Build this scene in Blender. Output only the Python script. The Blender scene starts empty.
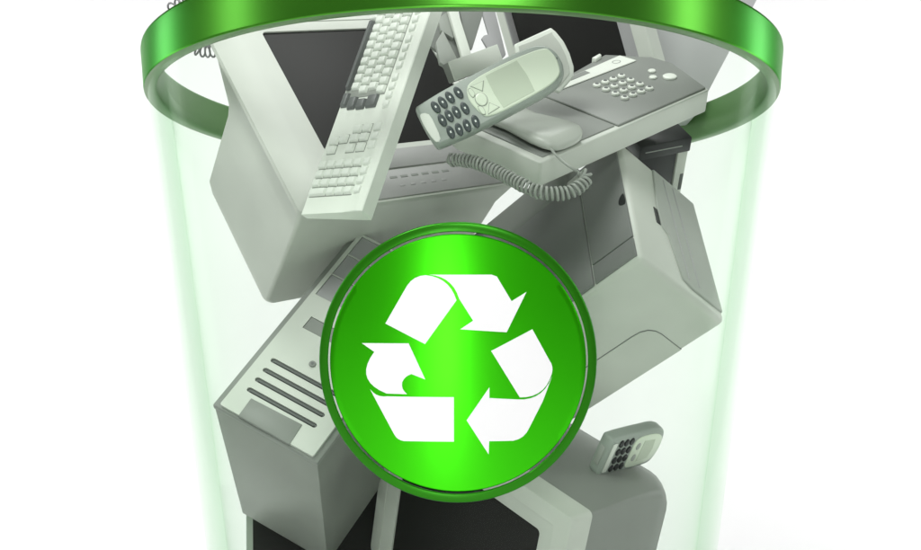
import bpy, bmesh, math, random
from mathutils import Vector, Matrix, noise
random.seed(7)
C = bpy.context.scene.collection
scene = bpy.context.scene

# ------------------------------------------------------------------ camera
F, CX, HY, DCAM, ZC = 1067.0, 462.0, 396.0, 2.275, -0.589     # pixels of the 921 x 550 frame
cam = bpy.data.cameras.new('camera')
cam.sensor_fit = 'HORIZONTAL'; cam.sensor_width = 36.0
cam.lens = F * 36.0 / 921.0
cam.shift_x = (460.5 - CX) / 921.0
cam.shift_y = (HY - 275.0) / 921.0
cam.clip_start = 0.05; cam.clip_end = 100
camo = bpy.data.objects.new('camera', cam); C.objects.link(camo)
camo.location = (0, -DCAM, ZC); camo.rotation_euler = (math.pi / 2, 0, 0)
scene.camera = camo

# ------------------------------------------------------------------ world, lamps, exposure
w = bpy.data.worlds.new('World'); scene.world = w; w.use_nodes = True
bg = w.node_tree.nodes['Background']
bg.inputs[0].default_value = (1, 1, 1, 1); bg.inputs[1].default_value = 0.09

def area(name, loc, target, sx, sy, power, color=(1, 1, 1)):
    l = bpy.data.lights.new(name, 'AREA'); l.shape = 'RECTANGLE'; l.size = sx; l.size_y = sy
    l.energy = power; l.color = color
    o = bpy.data.objects.new(name, l); C.objects.link(o); o.location = loc
    o.rotation_euler = (Vector(target) - Vector(loc)).to_track_quat('-Z', 'Y').to_euler()
    return o
area('key_softbox', (-1.3, -1.9, 2.3), (0, 0, -0.3), 1.6, 1.2, 74)
area('front_strip', (0.36, -3.05, 0.52), (0, -0.3, 0), 1.1, 0.8, 24)
area('low_strip', (-0.16, -2.50, -0.95), (-0.02, -0.6, -0.54), 0.26, 0.60, 5.4)
area('side_strip', (-2.5, -0.95, 0.5), (0, 0, -0.2), 0.4, 1.6, 8)
area('side_strip', (2.5, -0.95, 0.5), (0, 0, -0.2), 0.4, 1.6, 11)
area('top_softbox', (0.3, -0.2, 2.6), (0, 0, 0), 1.0, 1.0, 34)
area('backdrop_lamp', (-2.9, 0.9, 0.1), (0.1, 2.3, -0.5), 0.8, 2.0, 27)
area('backdrop_lamp', (2.9, 0.9, 0.1), (-0.1, 2.3, -0.5), 0.8, 2.0, 32)

scene.view_settings.view_transform = 'Standard'
scene.view_settings.look = 'None'
scene.view_settings.exposure = 0.0
scene.view_settings.gamma = 1.0
scene.view_settings.use_curve_mapping = False
scene.render.engine = 'CYCLES'
cy = scene.cycles
cy.use_denoising = True
cy.max_bounces = 12; cy.transparent_max_bounces = 32; cy.diffuse_bounces = 5; cy.glossy_bounces = 5
cy.sample_clamp_indirect = 6.0
cy.volume_bounces = 0

# ------------------------------------------------------------------ materials
def mat(name, col, rough=0.45, metal=0.0, var=0.05, scale=9.0, bump=0.05, bscale=420.0, spec=0.4, coat=0.0, dirt=0.0, rv=0.07):
    m = bpy.data.materials.new(name); m.use_nodes = True
    nt = m.node_tree; b = nt.nodes['Principled BSDF']
    b.inputs['Roughness'].default_value = rough; b.inputs['Metallic'].default_value = metal
    if metal > 0.4: b.inputs['Specular Tint'].default_value = tuple(min(1, c * 1.3) for c in col) + (1,)
    b.inputs['Specular IOR Level'].default_value = spec; b.inputs['Coat Weight'].default_value = coat; b.inputs['Coat Roughness'].default_value = 0.28
    tc = nt.nodes.new('ShaderNodeTexCoord')
    n = nt.nodes.new('ShaderNodeTexNoise'); n.inputs['Scale'].default_value = scale; n.inputs['Detail'].default_value = 5
    nt.links.new(tc.outputs['Object'], n.inputs['Vector'])
    r = nt.nodes.new('ShaderNodeValToRGB')
    r.color_ramp.elements[0].position = 0.3; r.color_ramp.elements[1].position = 0.7
    r.color_ramp.elements[0].color = tuple(c * (1 - var - dirt) for c in col) + (1,)
    r.color_ramp.elements[1].color = tuple(min(1, c * (1 + var)) for c in col) + (1,)
    nt.links.new(n.outputs['Fac'], r.inputs['Fac']); nt.links.new(r.outputs['Color'], b.inputs['Base Color'])
    mr = nt.nodes.new('ShaderNodeMapRange')
    mr.inputs['To Min'].default_value = max(0.02, rough - rv); mr.inputs['To Max'].default_value = rough + rv
    nt.links.new(n.outputs['Fac'], mr.inputs['Value']); nt.links.new(mr.outputs['Result'], b.inputs['Roughness'])
    if bump:
        n2 = nt.nodes.new('ShaderNodeTexNoise'); n2.inputs['Scale'].default_value = bscale; n2.inputs['Detail'].default_value = 2
        nt.links.new(tc.outputs['Object'], n2.inputs['Vector'])
        bp = nt.nodes.new('ShaderNodeBump'); bp.inputs['Strength'].default_value = bump; bp.inputs['Distance'].default_value = 0.001
        nt.links.new(n2.outputs['Fac'], bp.inputs['Height']); nt.links.new(bp.outputs['Normal'], b.inputs['Normal'])
    return m

M = {}
M['pale'] = mat('pale_plastic', (0.54, 0.57, 0.515), 0.42)
M['paler'] = mat('ivory_plastic', (0.72, 0.76, 0.69), 0.40)
M['keycap'] = mat('keycap_plastic', (0.72, 0.76, 0.695), 0.42)
M['key_shade'] = mat('key_shade_grey', (0.27, 0.29, 0.26), 0.5)  # dark grey that paints the shadow in the gaps between keys
M['mid'] = mat('mid_grey_plastic', (0.235, 0.25, 0.23), 0.45)
M['midlight'] = mat('light_grey_plastic', (0.36, 0.385, 0.35), 0.43)
M['cool'] = mat('cool_grey_plastic', (0.36, 0.36, 0.365), 0.45)
M['case'] = mat('case_grey', (0.47, 0.48, 0.475), 0.45)
M['handset'] = mat('handset_plastic', (0.47, 0.50, 0.45), 0.35)
M['chin_shade'] = mat('chin_shaded_plastic', (0.30, 0.305, 0.295), 0.45)  # shading of the lower bezel put into the base colour
M['graphite'] = mat('graphite_plastic', (0.185, 0.195, 0.185), 0.40)
M['panel'] = mat('tower_panel_plastic', (0.57, 0.60, 0.545), 0.42)
M['slate'] = mat('slate_plastic', (0.135, 0.145, 0.14), 0.42)
M['darkgrey'] = mat('dark_grey_plastic', (0.085, 0.095, 0.09), 0.42)
M['black'] = mat('black_plastic', (0.022, 0.024, 0.024), 0.35)
M['screen'] = mat('dark_screen_glass', (0.019, 0.019, 0.018), 0.38, var=0.03, scale=2, bump=0.0, spec=0.08, rv=0.0)
M['lcd'] = mat('phone_display', (0.52, 0.59, 0.47), 0.25, bump=0.0, var=0.03)
M['lens'] = mat('phone_lens', (0.68, 0.76, 0.62), 0.2, bump=0.0, var=0.02)
M['phone'] = mat('phone_shell', (0.33, 0.375, 0.335), 0.38)
M['phonekey'] = mat('phone_key_rubber', (0.060, 0.075, 0.075), 0.35)
M['mark'] = mat('key_print', (0.7, 0.75, 0.7), 0.5, bump=0)
M['metal'] = mat('case_metal', (0.26, 0.275, 0.25), 0.40, metal=0.25, var=0.07)
M['cord'] = mat('cord_plastic', (0.31, 0.335, 0.30), 0.38)
M['cordcool'] = mat('cord_grey', (0.24, 0.24, 0.245), 0.38)
M['green'] = mat('green_metal', (0.080, 0.36, 0.024), 0.31, metal=0.86, var=0.04, scale=3, bump=0.02, coat=0.30)
M['lining'] = mat('rim_lining_green', (0.120, 0.245, 0.090), 0.36, metal=0.2, var=0.05, scale=3)
M['badgegreen'] = mat('badge_green_enamel', (0.042, 0.60, 0.003), 0.30, metal=0.82, var=0.02, scale=1.2, bump=0.0, coat=0.1, rv=0.01)
M['badgering'] = mat('badge_ring_enamel', (0.026, 0.22, 0.007), 0.30, metal=0.5, var=0.03, scale=1.2, bump=0.0, coat=0.15, rv=0.01)
M['white'] = mat('white_enamel', (0.96, 0.96, 0.96), 0.5, var=0.005, bump=0.01)
M['paper'] = mat('backdrop_paper', (0.92, 0.92, 0.92), 0.9, var=0.01, scale=1.5, bump=0.0, spec=0.05)

def glass_material():
    m = bpy.data.materials.new('green_tinted_glass'); m.use_nodes = True
    nt = m.node_tree; nt.nodes.clear()
    out = nt.nodes.new('ShaderNodeOutputMaterial')
    tr = nt.nodes.new('ShaderNodeBsdfTransparent'); tr.inputs[0].default_value = (1, 1, 1, 1)
    gl = nt.nodes.new('ShaderNodeBsdfGlossy'); gl.inputs['Roughness'].default_value = 0.16
    gl.inputs['Color'].default_value = (0.85, 1.0, 0.85, 1)
    fr = nt.nodes.new('ShaderNodeFresnel'); fr.inputs['IOR'].default_value = 1.12
    mx = nt.nodes.new('ShaderNodeMixShader')
    ge = nt.nodes.new('ShaderNodeNewGeometry')                      # only the outward faces mirror; from inside the wall light passes on
    mu = nt.nodes.new('ShaderNodeMath'); mu.operation = 'SUBTRACT'; mu.use_clamp = True
    nt.links.new(fr.outputs[0], mu.inputs[0]); nt.links.new(ge.outputs['Backfacing'], mu.inputs[1])
    hf = nt.nodes.new('ShaderNodeMath'); hf.operation = 'MULTIPLY'; hf.inputs[1].default_value = 0.5
    nt.links.new(mu.outputs[0], hf.inputs[0]); nt.links.new(hf.outputs[0], mx.inputs[0]); nt.links.new(tr.outputs[0], mx.inputs[1]); nt.links.new(gl.outputs[0], mx.inputs[2])
    nt.links.new(mx.outputs[0], out.inputs['Surface'])
    va = nt.nodes.new('ShaderNodeVolumeAbsorption')
    va.inputs['Color'].default_value = (0.46, 0.78, 0.48, 1); va.inputs['Density'].default_value = 2.1
    nt.links.new(va.outputs[0], out.inputs['Volume'])
    return m
M['glass'] = glass_material()

# ------------------------------------------------------------------ mesh helpers
def link(name, bm, m, parent=None, sharp=32, recalc=True):
    if recalc: bmesh.ops.recalc_face_normals(bm, faces=bm.faces)
    me = bpy.data.meshes.new(name); bm.to_mesh(me); bm.free()
    me.materials.append(M[m] if isinstance(m, str) else m)
    me.shade_smooth(); me.set_sharp_from_angle(angle=math.radians(sharp))
    o = bpy.data.objects.new(name, me); C.objects.link(o)
    if parent: o.parent = parent
    return o

def share(src, loc, parent, name=None, rot=None):
    o = src.copy(); C.objects.link(o); o.parent = parent; o.location = loc
    if rot is not None: o.rotation_euler = rot
    return o

def tag(o, label, cat, group=None):
    o['label'] = label; o['category'] = cat
    if group: o['group'] = group
    return o

def frame(O, X, Y):
    X = Vector(X).normalized(); Y = Vector(Y); Y = (Y - X * X.dot(Y)).normalized(); Z = X.cross(Y)
    m = Matrix.Identity(4)
    for i in range(3):
        m[i][0], m[i][1], m[i][2], m[i][3] = X[i], Y[i], Z[i], O[i]
    return m

def thing(name, label, cat, mtx, group=None):
    o = bpy.data.objects.new(name, None); C.objects.link(o); o.empty_display_size = 0.05
    o.matrix_world = mtx
    return tag(o, label, cat, group)

def box(x0, x1, y0, y1, z0, z1, bev=0.002, seg=2, bm=None):
    own = bm is None
    b = bmesh.new()
    vs = [b.verts.new((x, y, z)) for z in (z0, z1) for y in (y0, y1) for x in (x0, x1)]
    for f in ((0, 2, 3, 1), (4, 5, 7, 6), (0, 1, 5, 4), (2, 6, 7, 3), (0, 4, 6, 2), (1, 3, 7, 5)):
        b.faces.new([vs[i] for i in f])
    if bev: bmesh.ops.bevel(b, geom=b.edges[:], offset=bev, segments=seg, affect='EDGES', profile=0.5)
    if own: return b
    me = bpy.data.meshes.new('t'); b.to_mesh(me); b.free(); bm.from_mesh(me); bpy.data.meshes.remove(me)
    return bm

def prism(poly, z0, z1, bev=0.002, seg=2, axes=(0, 1, 2)):
    """poly in two axes, extruded along the third; axes = where (u, v, w) go"""
    b = bmesh.new()
    def P(u, v, ww):
        p = [0, 0, 0]; p[axes[0]] = u; p[axes[1]] = v; p[axes[2]] = ww; return b.verts.new(p)
    lo = [P(u, v, z0) for u, v in poly]; hi = [P(u, v, z1) for u, v in poly]
    n = len(poly)
    b.faces.new(lo); b.faces.new(hi)
    for i in range(n): b.faces.new([lo[i], lo[(i + 1) % n], hi[(i + 1) % n], hi[i]])
    bmesh.ops.recalc_face_normals(b, faces=b.faces)
    if bev: bmesh.ops.bevel(b, geom=b.edges[:], offset=bev, segments=seg, affect='EDGES', profile=0.5, clamp_overlap=True)
    return b

def rring(x0, x1, y0, y1, r, z, n=5):
    pts = []
    r = min(r, (x1 - x0) / 2 - 1e-5, (y1 - y0) / 2 - 1e-5)
    for cx, cy_, a0 in ((x1 - r, y1 - r, 0), (x0 + r, y1 - r, 90), (x0 + r, y0 + r, 180), (x1 - r, y0 + r, 270)):
        for k in range(n + 1):
            a = math.radians(a0 + 90.0 * k / n)
            pts.append((cx + r * math.cos(a), cy_ + r * math.sin(a), z))
    return pts

def loft(rings, cap0=True, cap1=True, closed=False, bm=None):
    b = bm or bmesh.new()
    R = [[b.verts.new(p) for p in ring] for ring in rings]
    n = len(R[0]); seq = list(zip(R, R[1:])) + ([(R[-1], R[0])] if closed else [])
    for A, B in seq:
        for i in range(n): b.faces.new([A[i], A[(i + 1) % n], B[(i + 1) % n], B[i]])
    if not closed:
        if cap0: b.faces.new(R[0])
        if cap1: b.faces.new(R[-1])
    return b

def plate_holes(outer, holes, z0, z1):
    b = bmesh.new(); edges = []
    for loop in [outer] + holes:
        top = [b.verts.new((x, y, z1)) for x, y in loop]; bot = [b.verts.new((x, y, z0)) for x, y in loop]
        n = len(loop)
        for i in range(n):
            edges.append(b.edges.new((top[i], top[(i + 1) % n])))
        for i in range(n):
            b.faces.new([top[i], top[(i + 1) % n], bot[(i + 1) % n], bot[i]])
    bmesh.ops.triangle_fill(b, edges=edges, use_beauty=True, use_dissolve=False)
    return b

def capsule(x0, x1, y, r, n=6):
    pts = []
    for cx, a0 in ((x1, -90), (x0, 90)):
        for k in range(n + 1):
            a = math.radians(a0 + 180.0 * k / n); pts.append((cx + r * math.cos(a), y + r * math.sin(a)))
    return pts

def ellipse(cx, cy_, a, b_, n=20, rot=0.0):
    c, s = math.cos(rot), math.sin(rot)
    return [(cx + a * math.cos(t) * c - b_ * math.sin(t) * s, cy_ + a * math.cos(t) * s + b_ * math.sin(t) * c)
            for t in (2 * math.pi * k / n for k in range(n))]

def offset(poly, d):
    """inset (d > 0) a counter-clockwise smooth outline"""
    n = len(poly); out = []
    for i in range(n):
        a = Vector(poly[i - 1]); c = Vector(poly[(i + 1) % n]); t = (c - a).normalized()
        out.append((poly[i][0] - t.y * d, poly[i][1] + t.x * d))
    return out

def smooth_loop(poly, sub=4):
    n = len(poly); out = []
    for i in range(n):
        p0, p1, p2, p3 = (Vector(poly[(i + k - 1) % n]) for k in range(4))
        for k in range(sub):
            t = k / sub
            out.append(tuple(0.5 * ((2 * p1) + (-p0 + p2) * t + (2 * p0 - 5 * p1 + 4 * p2 - p3) * t * t + (-p0 + 3 * p1 - 3 * p2 + p3) * t ** 3)))
    return out

def domed(poly, z0, h, ins):
    """a cushion shaped button on an outline"""
    return loft([[(x, y, z0) for x, y in poly], [(x, y, z0 + h * 0.65) for x, y in poly],
                 [(x, y, z0 + h * 0.92) for x, y in offset(poly, ins * 0.4)], [(x, y, z0 + h) for x, y in offset(poly, ins)]], cap0=False)

def catmull(pts, sub=24):
    P = [Vector(p) for p in pts]; P = [2 * P[0] - P[1]] + P + [2 * P[-1] - P[-2]]; out = []
    for i in range(1, len(P) - 2):
        p0, p1, p2, p3 = P[i - 1:i + 3]
        for k in range(sub):
            t = k / sub
            out.append(0.5 * ((2 * p1) + (-p0 + p2) * t + (2 * p0 - 5 * p1 + 4 * p2 - p3) * t * t + (-p0 + 3 * p1 - 3 * p2 + p3) * t ** 3))
    out.append(P[-2]); return out

def tube(path, r, n=8, bm=None):
    b = bm or bmesh.new()
    P = [Vector(p) for p in path]; up = Vector((0.3, 0.2, 1)).normalized(); rings = []
    t0 = (P[1] - P[0]).normalized(); u = (up - t0 * up.dot(t0)).normalized()
    for i, p in enumerate(P):
        t = (P[min(i + 1, len(P) - 1)] - P[max(i - 1, 0)]).normalized()
        u = (u - t * u.dot(t)).normalized(); v = t.cross(u)
        rings.append([p + (u * math.cos(a) + v * math.sin(a)) * r for a in (2 * math.pi * k / n for k in range(n))])
    return loft(rings, bm=b)

def coil_path(pts, R, pitch, per=14, lead=True):
    c = catmull(pts, 40); L = [0]
    for a, b_ in zip(c, c[1:]): L.append(L[-1] + (b_ - a).length)
    tot = L[-1]; n = int(tot / pitch * per); out = []
    u = Vector((0, 0, 1)); j = 0
    for i in range(n + 1):
        s = tot * i / n
        while j < len(L) - 2 and L[j + 1] < s: j += 1
        f = (s - L[j]) / max(1e-9, L[j + 1] - L[j]); p = c[j].lerp(c[j + 1], f)
        t = (c[min(j + 2, len(c) - 1)] - c[max(j - 1, 0)]).normalized()
        u = (u - t * u.dot(t)).normalized(); v = t.cross(u)
        a = 2 * math.pi * i / per
        RR = R * min(1, i / per + 0.15, (n - i) / per + 0.15) * (1 + 0.06 * math.sin(i * 0.11))
        out.append(p + (u * math.cos(a) + v * math.sin(a)) * RR)
    return out

def at(px, py, d):
    return Vector(((px - CX) / F * d, d - DCAM, ZC + (HY - py) / F * d))

# ------------------------------------------------------------------ backdrop: a white paper sweep, floor curving up into the wall
FLOOR = -1.25
def backdrop():
    prof = [(-3.2, FLOOR), (-1.5, FLOOR), (0.0, FLOOR), (1.3, FLOOR)]
    for k in range(1, 13):
        a = math.radians(90 * k / 12); prof.append((1.3 + 0.9 * math.sin(a), FLOOR + 0.9 * (1 - math.cos(a))))
    prof += [(2.2, 0.6), (2.2, 1.5), (2.2, 2.4)]
    b = bmesh.new(); cols = [-2.7 + 5.4 * i / 8 for i in range(9)]
    V = [[b.verts.new((x, y, z)) for x in cols] for y, z in prof]
    for A, B in zip(V, V[1:]):
        for i in range(8): b.faces.new([A[i], A[i + 1], B[i + 1], B[i]])
    o = link('backdrop', b, 'paper', recalc=False); o['kind'] = 'structure'; return o
backdrop()

# ------------------------------------------------------------------ the bin
def glass_r(z): return 0.642 + 0.1256 * z

def lathe(profile, n=160):
    rings = [[(r * math.cos(2 * math.pi * k / n), r * math.sin(2 * math.pi * k / n), z) for k in range(n)] for r, z in profile]
    return rings

bin_ = thing('recycling_bin', 'clear green-tinted glass recycling bin with a wide green metal rim and round recycling badge', 'bin', Matrix.Translation((0, 0, FLOOR)))
UP = Matrix.Translation((0, 0, -FLOOR))
def put(o): o.matrix_local = UP; return o

rim_prof = [(0.6496, 0.0006), (0.6508, 0.002), (0.6514, 0.005), (0.6535, 0.040),
            (0.6560, 0.074), (0.6555, 0.078), (0.6525, 0.0805), (0.6500, 0.081)]
lin_prof = [(0.6500, 0.081), (0.634, 0.081), (0.6295, 0.079), (0.6275, 0.075), (0.6262, 0.040), (0.6255, 0.006), (0.6270, 0.002), (0.6310, 0.0004), (0.6470, -0.0004), (0.6496, 0.0006)]
RIM = UP @ Matrix.Translation((0, 0, 0.020)) @ Matrix.Rotation(math.radians(1.5), 4, 'X')
rim = link('rim', loft(lathe(rim_prof, 200), cap0=False, cap1=False), 'green', bin_, sharp=60); rim.matrix_local = RIM
link('rim_lining', loft(lathe(lin_prof, 200), cap0=False, cap1=False), 'lining', rim, sharp=60)
T = 0.040
zs = [0.034, -0.2, -0.4, -0.6, -0.8, -1.0, -1.15, -1.22]
gp = [(glass_r(z), z) for z in zs] + [(glass_r(-1.235) - 0.006, -1.238), (glass_r(-1.24) - 0.02, -1.247), (0.25, -1.248), (0.03, -1.248)]
gi = [(0.03, -1.225), (0.25, -1.225), (glass_r(-1.225) - T - 0.01, -1.224), (glass_r(-1.20) - T, -1.20)] + [(glass_r(z) - T, z) for z in reversed(zs[:-1])]
put(link('glass_wall', loft(lathe(gp + gi, 200), closed=True), 'glass', bin_, sharp=50))

# badge: slightly curved plate on the front of the glass
RB, TILT = 0.75, math.radians(9)
bn = Vector((0, -math.cos(TILT), -math.sin(TILT))); be = Vector((0, -math.sin(TILT), math.cos(TILT)))
bc = Vector(((458 - CX) / F * 1.69, -(glass_r(-0.54) + 0.016), -0.540))
def BP(u, v, ww): return bc + Vector((1, 0, 0)) * (RB * math.sin(u / RB)) + be * v + bn * (ww - RB * (1 - math.cos(u / RB)))
PX = 0.001590
def polar(r0, r1, prof_w, n=120, k=10):
    """curved annulus or disc; prof_w lists (radius, height) across the front, then the back is closed flat"""
    rings = [[BP(r * math.cos(2 * math.pi * i / n), r * math.sin(2 * math.pi * i / n) * 0.985, h) for i in range(n)] for r, h in prof_w]
    return rings
rd = 130.7 * PX
disc = [(rd, 0.000), (rd, 0.0035), (rd - 0.0015, 0.005)] + [(rd * f, 0.005) for f in (0.95, 0.85, 0.7, 0.55, 0.4, 0.25, 0.1, 0.02)]
badge = put(link('badge', loft(polar(0, 0, disc)), 'badgegreen', bin_, sharp=40))
r0, r1 = 132.9 * PX, 142.5 * PX
ring = [(r0, 0.0), (r0, 0.004), (r0 + 0.0012, 0.0055), (r0 + 0.004, 0.0058), (r1 - 0.003, 0.0058), (r1 - 0.0012, 0.005), (r1, 0.003), (r1, -0.004), (r1 - 0.002, -0.006), (r0 + 0.001, -0.004)]
link('outer_ring', loft(polar(0, 0, ring), closed=True), 'badgering', badge, sharp=40)

def arc(p, q, bulge, n=7):
    """points between p and q on a curve bulging to the left of p->q"""
    p, q = Vector(p), Vector(q); d = q - p; nrm = Vector((d.y, -d.x)) * bulge; out = []
    for k in range(1, n):
        t = k / n; out.append(tuple(p + d * t + nrm * 4 * t * (1 - t)))
    return out
fold_top = [(243, 106.5)] + arc((243, 106.5), (299, 152), 0.17)
pieces = [
 [(163, 197), (205, 126)] + arc((205, 126), (240, 106.5), 0.13, 4) + [(240, 106.5)] + arc((240, 106.5), (297, 153), 0.17) + [(297, 153), (238, 235)],
 [(247, 105.5), (362, 105.5), (372, 109), (400, 155), (428, 138), (391, 213), (304, 207), (328, 191), (302, 150)] + arc((302, 150), (247, 105.5), -0.17),
 [(362, 248), (440, 208), (474, 268)] + arc((474, 268), (479, 292), 0.12, 4) + [(479, 292)] + arc((479, 292), (417, 337), 0.20) + [(417, 337)],
 [(316, 380), (359, 317), (359, 337.5), (412, 341)] + arc((412, 341), (479, 299), -0.19) + [(479, 299), (462, 345), (436, 396)] + arc((436, 396), (405, 420.5), 0.14, 4) + [(405, 420.5), (359, 420.5), (358, 446)],
 [(117, 235), (207, 234), (238, 302), (212, 292)] + arc((212, 292), (194, 308), -0.12, 4) + [(194, 308)] + arc((194, 308), (203, 330), -0.16, 4) + [(203, 330.5), (164, 330)] + arc((164, 330), (141, 251), 0.34, 9) + [(141, 251)],
 [(132, 323)] + arc((132, 323), (166, 335), -0.16, 5) + [(166, 335.5), (292, 335.5), (292, 421), (196, 421)] + arc((196, 421), (178, 409), 0.12, 4) + [(178, 409)],
]
for pc in pieces:
    q = [((x - 299.7) / 1.897 * PX, -(y - 275) / 1.897 * PX) for x, y in pc]
    ar = sum(a[0] * b_[1] - b_[0] * a[1] for a, b_ in zip(q, q[1:] + q[:1]))
    if ar < 0: q = q[::-1]
    b = bmesh.new()
    lo = [b.verts.new((u, v, 0.0035)) for u, v in q]; hi = [b.verts.new((u, v, 0.0066)) for u, v in q]
    b.faces.new(hi)
    for i in range(len(q)): b.faces.new([lo[i], lo[(i + 1) % len(q)], hi[(i + 1) % len(q)], hi[i]])
    for k in range(-14, 15):
        bmesh.ops.bisect_plane(b, geom=b.verts[:] + b.edges[:] + b.faces[:], plane_co=(0.0131 * k + 0.0007, 0, 0), plane_no=(1, 0, 0), dist=1e-6)
    for v in b.verts: v.co = BP(*v.co)                     # follow the curve of the badge
    link('arrow', b, 'white', badge, sharp=40)

# ------------------------------------------------------------------ CRT monitors
def crt(name, label, mtx, W, H, bez, inner, housing_rings, mb, mh, group=None, r=0.012, back=-0.055, sunk=0.022, mi=None):
    """bez = widths of left, right, bottom, top; inner = fraction of the bezel that slopes in towards the screen"""
    t = thing(name, label, 'monitor', mtx, group)
    l, rr, bo, to = bez; e = 0.004
    inn = inner if isinstance(inner, tuple) else (inner,) * 4
    li, ri, bi, ti = l * (1 - inn[0]), rr * (1 - inn[1]), bo * (1 - inn[2]), to * (1 - inn[3])
    link('bezel', loft([rring(0, W, 0, H, r, back), rring(0, W, 0, H, r, -e), rring(0.0012, W - 0.0012, 0.0012, H - 0.0012, r, -0.0012), rring(e, W - e, e, H - e, r, 0),
                        rring(li, W - ri, bi, H - ti, 0.006, 0), rring(li, W - ri, bi, H - ti, 0.006, -0.004)], cap0=False, cap1=False), mb, t)
    link('inner_bezel', loft([rring(li, W - ri, bi, H - ti, 0.006, -0.0016), rring(li + 0.002, W - ri - 0.002, bi + 0.002, H - ti - 0.002, 0.006, -0.0016),
                        rring(l, W - rr, bo, H - to, 0.010, -sunk), rring(l, W - rr, bo, H - to, 0.010, -sunk - 0.012)], cap0=False, cap1=False), mi or mb, t)
    b = bmesh.new(); n = 14; V = []
    for j in range(n + 1):
        row = []
        for i in range(n + 1):
            u, v = i / n, j / n
            row.append(b.verts.new((l - 0.002 + (W - l - rr + 0.004) * u, bo - 0.002 + (H - bo - to + 0.004) * v, -sunk - 0.004 + 0.005 * (1 - (2 * u - 1) ** 2) * (1 - (2 * v - 1) ** 2))))
        V.append(row)
    for A, B in zip(V, V[1:]):
        for i in range(n): b.faces.new([A[i], A[i + 1], B[i + 1], B[i]])
    link('screen', b, 'screen', t)
    link('housing', loft(housing_rings, cap0=False), mh, t, sharp=40)
    return t

# upper left monitor, screen up against the keyboard
O, X, Y = (-0.3065, -0.2549, -0.2438), (0.8148, 0.5372, 0.2181), (-0.4464, 0.3413, 0.8272)
W, H = 0.556, 0.538
mA = crt('crt_monitor', 'pale cathode ray monitor tipped behind the keyboard, wide sloping bezel round a dark screen', frame(O, X, Y), W, H, (0.123, 0.035, 0.147, 0.054), 0.42,
         [rring(0.001, W - 0.004, 0.002, H - 0.002, 0.012, -0.011), rring(0.003, W - 0.030, 0.003, 0.440, 0.012, -0.014), rring(0.004, 0.497, 0.002, 0.345, 0.007, -0.060), rring(0.004, 0.497, 0.002, 0.337, 0.007, -0.085),
          rring(0.003, 0.489, 0.002, 0.338, 0.008, -0.285), rring(0.007, 0.484, 0.005, 0.333, 0.02, -0.303), rring(0.020, 0.469, 0.018, 0.318, 0.03, -0.313),
          rring(0.10, 0.389, 0.04, 0.27, 0.03, -0.36)], 'pale', 'pale', group='cathode ray monitors in the bin', back=-0.012, sunk=0.005)
link('chin_shade_panel', box(0.135, 0.545, 0.006, 0.0755, -0.004, 0.0025, 0.0015), 'chin_shade', mA)  # added panel, coloured darker to paint shade on the lower bezel
link('control_panel', box(0.16, 0.53, 0.079, 0.128, -0.004, 0.0035, 0.0015), 'chin_shade', mA)
sl = None
for i in range(6):
    x = 0.235 + 0.0255 * i
    if sl is None: sl = link('slot', box(-0.0085, 0.0085, -0.003, 0.003, 0.001, 0.0032, 0.0006, 1), 'mid', mA); sl.location = (x, 0.0555, 0)
    else: share(sl, (x, 0.0555, 0), mA)
bt = None
for i in range(5):
    x = 0.245 + 0.0255 * i
    if bt is None: bt = link('button', box(-0.006, 0.006, -0.0028, 0.0028, 0.001, 0.0032, 0.001, 2), 'chin_shade', mA); bt.location = (x, 0.033, 0)
    else: share(bt, (x, 0.033, 0), mA)

# lower monitor under the badge
W, H = 0.582, 0.45
Xb, Yb = Vector((0.6203, -0.6778, -0.3949)), Vector((0.1421, -0.398, 0.9063)); TR = Vector((0.2014, -0.3286, -0.814))
mB = crt('crt_monitor', 'grey cathode ray monitor at the bottom, dark screen, small phone lying on top of it', frame(TR - Xb * W - Yb * H, Xb, Yb), W, H, (0.068, 0.080, 0.055, 0.072), 0.5,
         [rring(0.006, W - 0.004, 0.006, H - 0.003, 0.006, -0.05), rring(0.004, W - 0.002, 0.006, H - 0.002, 0.006, -0.09), rring(0.003, W + 0.002, 0.01, H + 0.006, 0.008, -0.17),
          rring(0.004, W + 0.003, 0.02, H + 0.004, 0.014, -0.245), rring(0.02, W - 0.004, 0.03, H - 0.004, 0.05, -0.285),
          rring(0.05, W - 0.03, 0.05, H - 0.016, 0.06, -0.32), rring(0.11, W - 0.10, 0.08, H - 0.04, 0.06, -0.345), rring(0.14, W - 0.14, 0.10, H - 0.07, 0.05, -0.35)], 'pale', 'mid',
         group='cathode ray monitors in the bin', sunk=0.010)

# monitor at the back, behind the desk telephone
O, X, Y = Vector((0.185, 0.2503, 0.0322)), Vector((0.7744, -0.6026, 0.1927)), Vector((-0.2822, -0.0564, 0.9577))
W, H = 0.349, 0.40
mC = crt('crt_monitor', 'dark-screened cathode ray monitor standing at the back behind the desk telephone', frame(O - X * 0.026 - Y * 0.05, X, Y), W, H, (0.026, 0.071, 0.06, 0.05), (0.2, 0.53, 0.4, 0.4),
         [rring(0.004, W - 0.004, 0.004, H - 0.004, 0.02, -0.05), rring(0.02, W - 0.09, 0.02, H - 0.03, 0.03, -0.12), rring(0.05, W - 0.17, 0.05, H - 0.08, 0.03, -0.20)], 'pale', 'cool',
         group='cathode ray monitors in the bin', mi='cool')

# ------------------------------------------------------------------ tall case behind, leaning over the rim
tc = thing('computer_case', 'plain cool grey computer case leaning out over the back of the rim', 'computer',
           frame(at(706, 96, 2.50), (0.88, 0.02, -0.47), (0.47, 0.06, 0.88)))
link('case_shell', box(-0.26, 0, -0.05, 0.40, -0.20, 0, 0.004), 'case', tc)
link('front_cover', box(-0.255, -0.005, 0.30, 0.395, 0.0005, 0.006, 0.002), 'midlight', tc)

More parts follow.
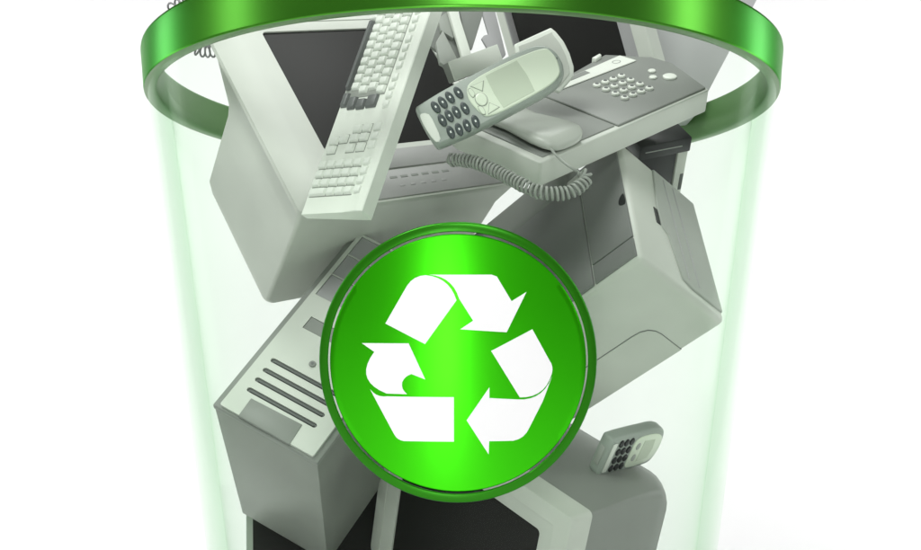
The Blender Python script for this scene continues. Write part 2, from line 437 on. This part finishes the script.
# ------------------------------------------------------------------ keyboard
O, X, Y = (-0.1454, -0.318, 0.1617), (-0.2759, -0.2682, -0.923), (0.7996, -0.5969, -0.0656)
L, Wd, Th = 0.476, 0.141, 0.029
kb = thing('keyboard', 'pale computer keyboard with a dark space bar, propped upright in front of the dark screen', 'keyboard', frame(O, X, Y))
prof = [(0.0, -0.010), (0.0, -0.002), (0.002, 0.0), (0.099, 0.0), (0.1005, 0.0), (0.126, 0.0025), (0.1275, 0.0028), (0.139, 0.0010), (0.141, -0.0008), (0.141, -Th + 0.002), (0.139, -Th), (0.004, -0.014)]
b = bmesh.new(); rings = []
for x, s in ((0, 0.002), (0.0015, 0), (L - 0.0015, 0), (L, 0.002)):
    rings.append([(x, min(max(y, s), Wd - s), min(z, 0.0028 - s)) for y, z in prof])
link('keyboard_case', loft(rings), 'paler', kb, sharp=25)
def keycap(w_, d_, h=0.0050):
    return loft([rring(-w_ / 2, w_ / 2, -d_ / 2, d_ / 2, 0.0010, 0.0003, 2), rring(-w_ / 2 + 0.0006, w_ / 2 - 0.0006, -d_ / 2 + 0.0006, d_ / 2 - 0.0006, 0.0012, h * 0.35, 2),
                 rring(-w_ / 2 + 0.0024, w_ / 2 - 0.0024, -d_ / 2 + 0.0024, d_ / 2 - 0.0020, 0.0015, h * 0.93, 2), rring(-w_ / 2 + 0.0031, w_ / 2 - 0.0031, -d_ / 2 + 0.0031, d_ / 2 - 0.0027, 0.0015, h, 2)], cap0=False)
protos = {}
def key(x, y, w_=1.0, d_=1.0, m='keycap'):
    y += KY; p = 0.0178; k = (round(w_, 2), round(d_, 2), m)
    if k not in protos:
        o = link('key', keycap(w_ * p - 0.0020, d_ * 0.0208 - 0.0022, 0.0085 if w_ > 5 else 0.0062), m, kb); protos[k] = o; o.location = (x, y, 0)
    else: o = share(protos[k], (x, y, 0), kb)
    return o
shade_bases = []
def shade_base(x, y):
    y += KY
    if not shade_bases:
        shade_bases.append(link('key_shade_base', box(-0.0090, 0.0090, -0.0102, 0.0102, -0.002, 0.0006, 0), 'key_shade', kb)); shade_bases[0].location = (x, y, 0)  # added dark base; its colour is the shadow round a key
    else: share(shade_bases[0], (x, y, 0), kb)
P0 = 0.0178; R0 = 0.0213
# rows counted from the front edge; main block runs x 0.012 .. 0.279
def row(y, x0, widths, dark=()):
    x = x0
    for i, w_ in enumerate(widths):
        key(x + w_ * P0 / 2, y, w_, 1.0, 'slate' if i in dark else 'keycap'); x += w_ * P0
key_shade_areas = [(0.012, 0.2445, 0.0035, 0.1000), (0.3725, 0.4435, 0.0055, 0.1050)]  # added dark plates, painted shade showing between the keys
for x0, x1, y0, y1 in key_shade_areas: link('key_shade_plate', box(x0, x1, y0, y1, -0.003, 0.0008 if y0 < 0.1 else 0.0012, 0.0005, 1), 'key_shade', kb)
KY = 0.0032
row(0.0075, 0.0115, [1.25, 1.25, 1.25], ()); key(0.0115 + P0 * (3.75 + 4.2), 0.0058, 8.4, 0.62, 'slate')
key(0.2480, 0.0080, 1.75, 0.80, 'slate')
row(0.0212 + 0.0018, 0.0115, [2.25] + [1] * 10, ())
key(0.2560, 0.0280, 1.55, 1.0, 'slate')
row(0.0438, 0.0115, [1.75] + [1] * 11, ())
key(0.2600, 0.0500, 1.30, 1.05, 'slate')
row(0.0650, 0.0115, [1.5] + [1] * 11, ())
key(0.2570, 0.0745, 1.55, 1.25, 'slate')
row(0.0862, 0.0115, [1] * 13, ())
for i in range(14):
    if i in (1,): continue
    key(0.0205 + P0 * 1.02 * i + (0.006 if i > 9 else 0) + (0.005 if i > 5 else 0), 0.1115, 0.95, 0.85)
# cursor block
for x, y in ((0.3125, 0.111), (0.3300, 0.111), (0.3475, 0.1115), (0.3125, 0.0855), (0.3300, 0.0855), (0.3500, 0.0855), (0.3125, 0.0640), (0.3300, 0.0640), (0.3500, 0.0620), (0.3300, 0.0385), (0.3500, 0.0180), (0.3330, 0.0180)):
    key(x, y)
    if y < 0.1: shade_base(x, y)
# number pad
for i in range(4):
    for j in range(5):
        x = 0.3800 + P0 * i * 1.02; y = 0.0110 + 0.0205 * j
        if i == 3 and j in (1,): continue
        if i == 3 and j == 0: key(x, 0.0212, 1, 1.95)
        else: key(x, y)
    key(0.3800 + P0 * i * 1.02, 0.1135, 1, 0.9)

# ------------------------------------------------------------------ phones
def outline(L, Wd, bow, endr, n=10):
    """bar shaped outline, counter-clockwise, x along the length from the mouth end"""
    c = Wd / 2; base = []
    base += [(0.0, c - Wd * 0.36), (L * 0.012, c - Wd * 0.465), (L * 0.05, c - Wd * 0.49)]
    for f in (0.2, 0.35, 0.5, 0.65, 0.78): base.append((L * f, c - Wd / 2 - bow * math.sin(math.pi * (f * 0.9 + 0.05))))
    base += [(L * 0.90, c - Wd * 0.47), (L * 0.965, c - Wd * 0.34), (L * 0.995, c - Wd * 0.16), (L, c), (L * 0.995, c + Wd * 0.16), (L * 0.965, c + Wd * 0.34), (L * 0.90, c + Wd * 0.47)]
    for f in (0.78, 0.65, 0.5, 0.35, 0.2): base.append((L * f, c + Wd / 2 + bow * math.sin(math.pi * (f * 0.9 + 0.05))))
    base += [(L * 0.05, c + Wd * 0.49), (L * 0.012, c + Wd * 0.465), (0.0, c + Wd * 0.36), (-L * 0.006, c)]
    return smooth_loop(base, 3)

O, X, Y = (-0.0431, -0.4446, -0.1629), (0.881, 0.0517, 0.4702), (-0.472, 0.1633, 0.8664)
ph = thing('mobile_phone', 'large grey bar mobile phone with a pale screen, lying across the desk telephone', 'mobile phone', frame(O, X, Y), 'mobile phones in the bin')
ol = outline(0.266, 0.088, 0.0035, 0.02)
def ring_at(ins, z): return [(x, y, z) for x, y in offset(ol, ins)]
link('shell', loft([ring_at(0.016, -0.032), ring_at(0.006, -0.030), ring_at(0.001, -0.022), ring_at(0.0, -0.012), ring_at(0.0008, -0.006), ring_at(0.0030, -0.0012), ring_at(0.0050, 0.0), ring_at(0.0060, 0.0003)]), 'phone', ph, sharp=50)
lens = smooth_loop([(0.092, 0.030), (0.099, 0.010), (0.118, 0.0045), (0.140, 0.003), (0.180, 0.0035), (0.222, 0.0055), (0.245, 0.013), (0.2535, 0.024), (0.2575, 0.044), (0.2545, 0.063),
                    (0.247, 0.0705), (0.222, 0.0755), (0.180, 0.079), (0.140, 0.0795), (0.118, 0.078), (0.100, 0.0735), (0.091, 0.058), (0.0895, 0.044)], 3)
lensp = link('screen_lens', loft([[(x, y, 0.0002) for x, y in lens], [(x, y, 0.0016) for x, y in lens], [(x, y, 0.0028) for x, y in offset(lens, 0.0016)]], cap0=False), 'lens', ph)
link('display', prism([(0.134, 0.0075), (0.196, 0.0085), (0.1985, 0.040), (0.196, 0.073), (0.135, 0.0745), (0.1325, 0.040)], 0.0024, 0.0033, 0.0004, 1), 'lcd', lensp)
for q in ([(0.104, 0.069), (0.127, 0.0675), (0.117, 0.052)], [(0.117, 0.027), (0.128, 0.012), (0.106, 0.010)], smooth_loop([(0.0955, 0.064), (0.101, 0.066), (0.103, 0.054), (0.0965, 0.050)], 3), smooth_loop([(0.0965, 0.030), (0.103, 0.026), (0.102, 0.013), (0.0965, 0.016)], 3)):
    if sum(a[0] * b_[1] - b_[0] * a[1] for a, b_ in zip(q, q[1:] + q[:1])) < 0: q = q[::-1]
    c = [sum(v[i] for v in q) / len(q) for i in (0, 1)]
    q2 = [(c[0] + (v[0] - c[0]) * 1.13, c[1] + (v[1] - c[1]) * 1.13) for v in q]
    link('button_gap', prism(q2, 0.0024, 0.0031, 0), 'mid', lensp)
    link('soft_button', prism(q, 0.0024, 0.0041, 0.0006, 1), 'lens', lensp)
link('button_gap', prism(ellipse(0.108, 0.0395, 0.0108, 0.0133), 0.0024, 0.00305, 0), 'mid', lensp)
link('round_button', domed(ellipse(0.108, 0.0395, 0.0097, 0.0122), 0.0026, 0.0022, 0.003), 'lens', lensp)
kp = None
for r_, rowk in enumerate((((0.0326, 0.0657), (0.0473, 0.0676), (0.0626, 0.0697), (0.0796, 0.0704)), ((0.0313, 0.0390), (0.0456, 0.0402), (0.0598, 0.0405), (0.0759, 0.0394)), ((0.0338, 0.0126), (0.0489, 0.0102), (0.0641, 0.0098), (0.0805, 0.0094)))):
    for x, y in rowk:
        if kp is None:
            kp = link('key', domed(ellipse(0, 0, 0.0064, 0.0124, 18), 0.0, 0.0036, 0.003), 'phonekey', ph); kp.location = (x, y, 0)
            km = link('key_mark', box(-0.0013, 0.0013, -0.0022, 0.0018, 0.0033, 0.0039, 0), 'mark', kp); k_ = kp
        else:
            k_ = share(kp, (x, y, 0), ph); share(km, (0, 0, 0), k_)
        k_.rotation_euler = (0, 0, (0.10, 0.0, -0.12)[r_])
link('end_plate', prism(smooth_loop([(0.003, 0.010), (0.013, 0.011), (0.0165, 0.036), (0.0165, 0.060), (0.005, 0.0675), (0.0005, 0.060), (-0.0005, 0.036)], 2), -0.0012, 0.0016, 0.0006, 1), 'paler', ph)
link('ear_slot', prism(capsule(0.2590, 0.2594, 0.044, 0.0012), 0.0, 0.0010, 0), 'slate', ph)

# small phone on the lower monitor
O, X, Y = (0.2760, -0.1550, -0.7480), (0.7962, 0.586, 0.1506), (0.26, -0.5562, 0.7893)
sp = thing('mobile_phone', 'small grey bar mobile phone lying on its edge on top of the bottom monitor', 'mobile phone', frame(Vector(O) - Vector(X) * 0.010 - Vector(Y) * 0.002, X, Y) @ Matrix.Scale(1.14, 4), 'mobile phones in the bin')
ol = outline(0.140, 0.084, 0.0015, 0.02)
link('shell', loft([ring_at(0.010, -0.029), ring_at(0.003, -0.027), ring_at(0.0, -0.020), ring_at(0.0, -0.006), ring_at(0.0012, -0.002), ring_at(0.004, 0.0), ring_at(0.009, 0.0003)]), 'phone', sp, sharp=50)
lens = smooth_loop([(0.060, 0.030), (0.061, 0.012), (0.074, 0.0065), (0.100, 0.0075), (0.122, 0.013), (0.132, 0.026), (0.1345, 0.044), (0.131, 0.062), (0.118, 0.073), (0.098, 0.077), (0.074, 0.076), (0.062, 0.069), (0.060, 0.052)], 3)
lensp = link('screen_lens', loft([[(x, y, 0.0002) for x, y in lens], [(x, y, 0.0014) for x, y in lens], [(x, y, 0.0022) for x, y in offset(lens, 0.0016)]], cap0=False), 'lens', sp)
link('display', prism([(0.084, 0.018), (0.112, 0.020), (0.116, 0.042), (0.112, 0.064), (0.085, 0.066)], 0.0018, 0.0027, 0.0004, 1), 'lcd', lensp)
link('soft_button', domed(ellipse(0.073, 0.030, 0.005, 0.008), 0.0018, 0.0016, 0.002), 'midlight', lensp)
link('soft_button', domed(ellipse(0.073, 0.056, 0.005, 0.008), 0.0018, 0.0016, 0.002), 'midlight', lensp)
kp = None
for i in range(3):
    for j in range(4):
        x, y = 0.0255 + 0.0128 * i, 0.0155 + 0.0185 * j
        if kp is None:
            kp = link('key', domed(ellipse(0, 0, 0.0054, 0.0078, 14), 0.0, 0.0030, 0.002), 'black', sp); kp.location = (x, y, 0)
        else: share(kp, (x, y, 0), sp)
link('end_plate', box(0.006, 0.0165, 0.010, 0.074, -0.001, 0.0016, 0.0012), 'paler', sp)
link('base_grille', box(-0.0025, 0.002, 0.022, 0.062, -0.020, -0.008, 0.001), 'midlight', sp)

# ------------------------------------------------------------------ desk telephone with keypad and handset
O, X, Y = (0.1353, -0.4359, -0.1873), (0.7236, 0.5495, 0.4177), (-0.6902, 0.5668, 0.4499)
fx = thing('desk_telephone', 'grey desk telephone with round keypad buttons and a coiled handset cord', 'telephone', frame(O, X, Y))
poly = [(0.004, 0.0), (0.487, 0.0), (0.545, 0.13), (0.540, 0.185), (0.475, 0.262), (0.27, 0.226), (0.10, 0.236), (0.02, 0.236), (0.004, 0.228), (-0.002, 0.21), (0.0, 0.004)]
link('base', prism(poly, -0.046, 0.0, 0.004, 3), 'pale', fx)
link('top_panel', prism([(0.2160, 0.006), (0.484, 0.006), (0.539, 0.131), (0.535, 0.182), (0.473, 0.2565), (0.275, 0.2205), (0.2175, 0.221)], -0.001, 0.0042, 0.003, 3), 'mid', fx)
link('cradle', prism([(0.018, 0.012), (0.2130, 0.012), (0.2140, 0.221), (0.10, 0.229), (0.018, 0.226)], -0.001, 0.0022, 0.001, 1), 'mid', fx)
st = link('display_strip', prism([(0.262, 0.187), (0.491, 0.187), (0.487, 0.2290), (0.276, 0.2160)], 0.0045, 0.0068, 0.001, 1), 'paler', fx)
link('display', prism([(0.306, 0.203), (0.366, 0.205), (0.366, 0.2195), (0.306, 0.2160)], 0.006, 0.0074, 0.0004, 1), 'mid', st)
link('oval_mark', loft([[(x, y, 0.0072) for x, y in ellipse(0.452, 0.2085, a, c, 20)] for a, c in ((0.011, 0.0075), (0.0095, 0.006))], cap0=False, cap1=False), 'mid', st)
kp = None
for i in range(4):
    for j in range(4):
        x = 0.4005 - 0.0246 * i - 0.003 * j; y = 0.1524 - 0.0260 * j + 0.0005 * i
        if kp is None:
            kp = link('key', domed(ellipse(0, 0, 0.0080, 0.0080, 18), 0.0046, 0.0050, 0.0028), 'paler', fx); kp.location = (x, y, 0)
            kd = link('key_dish', prism(ellipse(0.0006, 0.0006, 0.0040, 0.0040, 14), 0.0090, 0.0101, 0), 'slate', kp)
        else:
            k_ = share(kp, (x, y, 0), fx); share(kd, (0, 0, 0), k_)
link('function_button', domed(ellipse(0.4685, 0.1290, 0.0085, 0.0075), 0.0046, 0.0040, 0.003), 'paler', fx)
link('function_button', domed(ellipse(0.4430, 0.1060, 0.0085, 0.0075), 0.0046, 0.0040, 0.003), 'paler', fx)
link('large_button', domed(ellipse(0.4700, 0.0850, 0.0150, 0.0135, 26), 0.0046, 0.0048, 0.005), 'paler', fx)
link('paper_flap', prism([(0.425, 0.240), (0.450, 0.247), (0.454, 0.256), (0.422, 0.250)], 0.0, 0.012, 0.002, 2), 'paler', fx)
rings = []
for y, hw, hh in ((0.004, 0.020, 0.006), (0.006, 0.034, 0.012), (0.012, 0.044, 0.019), (0.024, 0.050, 0.024), (0.050, 0.051, 0.025), (0.085, 0.046, 0.022), (0.12, 0.040, 0.019), (0.17, 0.042, 0.020), (0.205, 0.048, 0.024), (0.226, 0.044, 0.020), (0.232, 0.030, 0.010)):
    cx = 0.078; zc = 0.004
    rings.append([(cx + hw * math.copysign(abs(math.cos(a)) ** 0.55, math.cos(a)), y, zc + hh * (1 + math.copysign(abs(math.sin(a)) ** 0.55, math.sin(a)) * 0.95) * 0.52) for a in (2 * math.pi * k / 28 for k in range(28))])
link('handset', loft(rings), 'handset', fx, sharp=60)
inv = fx.matrix_world.inverted()
pts = [inv @ at(*p) for p in ((448, 160, 1.905), (462, 160, 1.885), (479, 163.5, 1.860), (500, 173, 1.835), (524, 185.5, 1.800), (543, 192.6, 1.785), (566, 193, 1.785), (580, 186, 1.79), (586, 178.5, 1.80), (579, 172, 1.80))]
b = tube(coil_path(pts, 0.0100, 0.0083), 0.0026, 6)
tube(catmull([pts[-1]] + [inv @ at(*p) for p in ((570, 167, 1.800), (561, 160, 1.815), (556, 155, 1.835), (551, 149, 1.85))], 8), 0.0022, 6, bm=b)
link('handset_cord', b, 'cord', fx, sharp=60)

# ------------------------------------------------------------------ printer
O, X, Y = (0.3095, -0.4353, -0.3496), (0.7274, 0.5363, -0.4281), (-0.028, 0.6465, 0.7624)
pr = thing('printer', 'boxy pale printer with dark grey front doors, tipped on its corner beside the badge', 'printer', frame(O, X, Y))
V, U, Dz = 0.246, 0.337, 0.40
link('printer_body', box(0, V, 0, U, -Dz, 0, 0.013, 5), 'pale', pr)
link('door', box(-0.0035, 0.02, 0.0600, 0.3300, -0.1020, -0.0080, 0.0015), 'graphite', pr)
link('lower_flap', box(-0.0035, 0.02, 0.0110, 0.0570, -0.1020, -0.0080, 0.0015), 'graphite', pr)
link('front_cover', box(-0.0050, 0.02, 0.0110, 0.3020, -Dz + 0.006, -0.1050, 0.0025), 'graphite', pr)
rg = []
for z, g in ((-0.128, 0.02), (-0.131, 0.006), (-0.14, 0.0), (-Dz - 0.03, 0.0), (-Dz - 0.04, 0.006), (-Dz - 0.042, 0.02)):
    rg.append([(x, y, z) for x, y in [(p[0], p[1]) for p in rring(-0.004 + g, 0.200 - g, 0.290, 0.412 - g, 0.030, 0)]])
link('paper_feeder', loft(rg), 'mid', pr, sharp=45)
link('handle_recess', prism(smooth_loop([(0.150, -0.0085), (0.176, -0.0085), (0.172, -0.018), (0.160, -0.0225), (0.152, -0.019)], 3), -0.0045, -0.0030, 0, axes=(1, 2, 0)), 'black', pr)
sp_ = link('side_panel', prism([(0.103, 0.3290), (0.0870, 0.205), (0.0920, 0.148), (0.1050, 0.137), (0.1220, 0.030), (0.148, 0.021), (0.2370, 0.020), (0.2330, 0.3290)], -0.002, 0.0035, 0.0012, 1), 'midlight', pr)
for x0, x1 in ((0.130, 0.146), (0.160, 0.176)):
    link('rib', prism([(x0 + 0.0, 0.318), (x0 + 0.010, 0.040), (x0 + 0.0125, 0.040), (x0 + 0.0025, 0.318)], 0.003, 0.0046, 0.0005, 1), 'cool', sp_)
link('latch_recess', box(0.0765, 0.0885, 0.152, 0.196, -0.001, 0.0012, 0.0004, 1), 'black', pr)
flap = [(0.2395, -0.1000), (0.180, -0.0985), (0.164, -0.1010), (0.152, -0.1085), (0.1445, -0.122), (0.1425, -0.14), (0.1425, -0.385), (0.2395, -0.385)]
link('flap_seam', prism([(x - (0.0013 if x < 0.2 else 0), z + (0.0013 if z > -0.13 else 0)) for x, z in flap], -0.0006, 0.004, 0, axes=(0, 2, 1)), 'slate', pr)
link('bottom_flap', prism(flap, -0.0022, 0.004, 0.0007, 1, axes=(0, 2, 1)), 'pale', pr)

# ------------------------------------------------------------------ tower
O, X, Y = (-0.4605, -0.2999, -0.6028), (0.866, -0.2017, -0.4575), (0.4953, 0.4708, 0.7301)
W, H, Dz = 0.229, 0.490, 0.492
tw = thing('computer_tower', 'pale computer tower lying back with four vent slots, grey button and drive bays', 'computer', frame(O, X, Y))
link('case_shell', box(0, W, 0, H, -Dz, -0.020, 0.003), 'metal', tw)
link('front_frame', box(-0.0015, W + 0.0015, -0.0015, H + 0.0015, -0.0185, -0.004, 0.003), 'mid', tw)
slots = [capsule(0.040, 0.184, y, 0.0052) for y in (0.0585, 0.0845, 0.1095, 0.1350)]
bays = [[(0.0205, y0), (0.200, y0), (0.200, y1), (0.0205, y1)] for y0, y1 in ((0.307, 0.3655), (0.3675, 0.4240), (0.4260, 0.4790))]
flop = [(0.0440, 0.227), (0.120, 0.227), (0.120, 0.258), (0.0440, 0.258)]
outer = [(p[0], p[1]) for p in rring(0.0120, W - 0.0110, 0.0040, H - 0.0055, 0.004, 0)]
bm_ = plate_holes(outer, slots + bays + [flop], -0.0038, 0.0025)
link('front_panel', bm_, 'panel', tw, sharp=25)
link('slot_back', box(0.028, 0.196, 0.048, 0.146, -0.0036, -0.0016, 0), 'slate', tw)
s0 = None
for y in (0.0585, 0.0845, 0.1095, 0.1350):
    if s0 is None: s0 = link('vent_slot', prism(capsule(0.042, 0.182, 0, 0.0022), -0.0015, 0.0008, 0.0004, 1), 'darkgrey', tw); s0.location = (0, y, 0)
    else: share(s0, (0, y, 0), tw)
for y0, y1 in ((0.307, 0.3655), (0.3675, 0.4240), (0.4260, 0.4790)):
    link('drive_bay', box(0.0212, 0.1992, y0 + 0.0006, y1 - 0.0006, -0.0036, 0.0012, 0.0008, 1), 'cool', tw)
link('floppy_cover', box(0.0446, 0.1194, 0.2276, 0.2574, -0.0036, 0.0014, 0.0008, 1), 'mid', tw)
link('button_panel', prism([(0.0535, 0.0445), (0.0555, 0.0015), (0.1690, 0.0015), (0.1655, 0.0480)][::-1], -0.003, 0.0042, 0.0016, 2), 'mid', tw)
link('power_knob', domed(ellipse(0.1076, 0.1670, 0.0068, 0.0068), 0.002, 0.004, 0.002), 'mid', tw)
link('power_dot', prism(ellipse(0.1076, 0.1670, 0.003, 0.003, 14), 0.0055, 0.0064, 0), 'slate', tw)

# ------------------------------------------------------------------ flat dark display under the tower
fp = thing('flat_monitor', 'black flat monitor with a thin pale frame wedged under the computer tower', 'monitor',
           frame(at(247, 560, 2.41) - Vector((0, 0, 0.16)), (1, 0.25, 0.0), (0.0, 0.10, 0.995)))
link('back_shell', box(0.001, 0.37, 0, 0.335, -0.022, -0.001, 0.004), 'mid', fp)
link('frame', plate_holes([(0, 0), (0.372, 0), (0.372, 0.336), (0, 0.336)], [[(0.014, 0.02), (0.356, 0.02), (0.356, 0.322), (0.014, 0.322)]], -0.02, 0.004), 'midlight', fp)
link('screen', box(0.0142, 0.3558, 0.0202, 0.3218, -0.006, 0.0005, 0), 'screen', fp)

# ------------------------------------------------------------------ small pieces between the keyboard and the phone
ad = thing('power_adapter', 'small pale power adapter box tucked behind the top edge of the large phone', 'adapter',
           frame((-0.014, -0.2953, -0.0047), (0.7811, 0.457, 0.4255), (-0.3583, -0.23, 0.9048)))
link('adapter_body', box(0.008, 0.118, 0, 0.0365, -0.033, -0.001, 0.0015), 'mid', ad)
link('front_face', box(0.0, 0.118, 0, 0.0362, 0.0, 0.004, 0.001), 'paler', ad)

def flat(pts, d, tilt=0.0, slope=0.0):
    """outline given where it stands at distance d; returned as a frame and a local outline"""
    cx = sum(p[0] for p in pts) / len(pts); cyy = sum(p[1] for p in pts) / len(pts)
    m = frame(at(cx, cyy, d), (math.cos(tilt), math.sin(tilt), 0), (0, slope, 1)); inv_ = m.inverted()
    org = Vector((0, -DCAM, ZC)); nrm = m.to_3x3().col[2]; out = []
    for u, v in pts:
        ray = (at(u, v, 1.0) - org); t = (m.translation - org).dot(nrm) / ray.dot(nrm)
        q = inv_ @ (org + ray * t); out.append((q.x, q.y))
    if sum(a[0] * b_[1] - b_[0] * a[1] for a, b_ in zip(out, out[1:] + out[:1])) < 0: out = out[::-1]
    return m, out

m, q = flat([(442, -12), (451, -12), (474, 62), (465, 66)], 2.05, 0.25, 0.25)
cf = thing('chassis_frame', 'open grey metal chassis with a pale edge bar, wedged beside the keyboard end', 'chassis', m)
link('edge_bar', prism(q, -0.012, 0.0, 0.0015), 'paler', cf)
inv = cf.matrix_world.inverted()
def sub(pts, d, z0, z1, name, mm, par):
    """a panel of the chassis in its own plane, set z0..z1 behind the bar"""
    out = []
    org = Vector((0, -DCAM, ZC)); mw = par.matrix_world; nrm = mw.to_3x3().col[2]; pl = mw @ Vector((0, 0, z1))
    for u, v in pts:
        ray = at(u, v, 1.0) - org; t = (pl - org).dot(nrm) / ray.dot(nrm); p = par.matrix_world.inverted() @ (org + ray * t); out.append((p.x, p.y))
    if sum(a[0] * b_[1] - b_[0] * a[1] for a, b_ in zip(out, out[1:] + out[:1])) < 0: out = out[::-1]
    return link(name, prism(out, z0, z1, 0.0012), mm, par)
sub([(455, -12), (489, -12), (482, 17), (472.5, 48), (468, 50)], 2.1, -0.022, -0.014, 'side_panel', 'mid', cf)
sub([(436, 42), (443, 30), (458, 60), (447, 66), (440, 62)], 2.1, -0.024, -0.012, 'tray', 'midlight', cf)
sub([(422, -10), (448, -10), (469, 60), (452, 62), (428, 44)], 2.1, -0.036, -0.028, 'rear_panel', 'mid', cf)
sub([(438, 18), (449, 10), (456, 34), (453, 38), (441, 30)], 2.1, -0.027, -0.016, 'mounting_tab', 'midlight', cf)

m, q = flat([(478, -10), (490, -10), (506, 54), (497, 63), (491, 55), (481.5, 38), (484, 35), (488.5, 34), (486, 26), (482.5, 14)], 2.22, 0.15, 0.1)
bk = thing('metal_bracket', 'grey metal bracket with a hooked notch, white gap beside it, above the phone', 'bracket', m)
link('bracket_plate', prism(q, -0.008, 0.0, 0.0012), 'cool', bk)

m, q = flat([(514, 44), (530, 36.5), (551, 27), (556, 31), (564, 41), (570, 53), (574, 66), (574, 76), (560, 92), (534, 84), (518, 66)], 1.965, 0.1, 0.1)
cv = thing('plastic_cover', 'pale curved plastic cover sticking out behind the top of the large phone', 'cover', m)
link('cover_shell', prism(q, -0.010, 0.0, 0.003, 3), 'paler', cv)
link('cover_face', prism(offset(q, 0.009), -0.002, 0.0010, 0.0008, 1), 'pale', cv)

dv = thing('drive_unit', 'small black drive unit in a pale frame behind the printer, below the desk telephone', 'drive',
           frame((0.3712, 0.0589, -0.1649), (0.9367, 0.2625, 0.2316), (0.0153, -0.6917, 0.722)))
link('drive_body', box(0.0, 0.095, 0, 0.112, -0.10, -0.001, 0.003), 'black', dv)
link('lid', box(-0.002, 0.122, 0.106, 0.140, -0.10, 0.006, 0.003), 'black', dv)
link('lid_seam', box(0.012, 0.100, 0.1225, 0.1245, 0.0055, 0.0072, 0.0004, 1), 'midlight', dv)
link('side_frame', box(0.096, 0.120, -0.01, 0.105, -0.10, 0.002, 0.002), 'pale', dv)
link('port', box(0.110, 0.118, 0.010, 0.050, 0.0015, 0.0032, 0.0005, 1), 'darkgrey', dv)

# loose coiled cord at the upper left of the rim
cpts = [at(*p) for p in ((219, 49, 2.26), (208, 51, 2.24), (198, 49, 2.22), (186, 38, 2.20), (174, 22, 2.19), (173, 9, 2.19), (184, 3, 2.20), (194, -6, 2.22), (206, -20, 2.26))]
lc = link('coiled_cord', tube(coil_path(cpts, 0.0125, 0.0125), 0.0021, 6), 'cordcool', sharp=60)
tag(lc, 'thin grey coiled cord looping over the upper side of the green rim', 'cord')
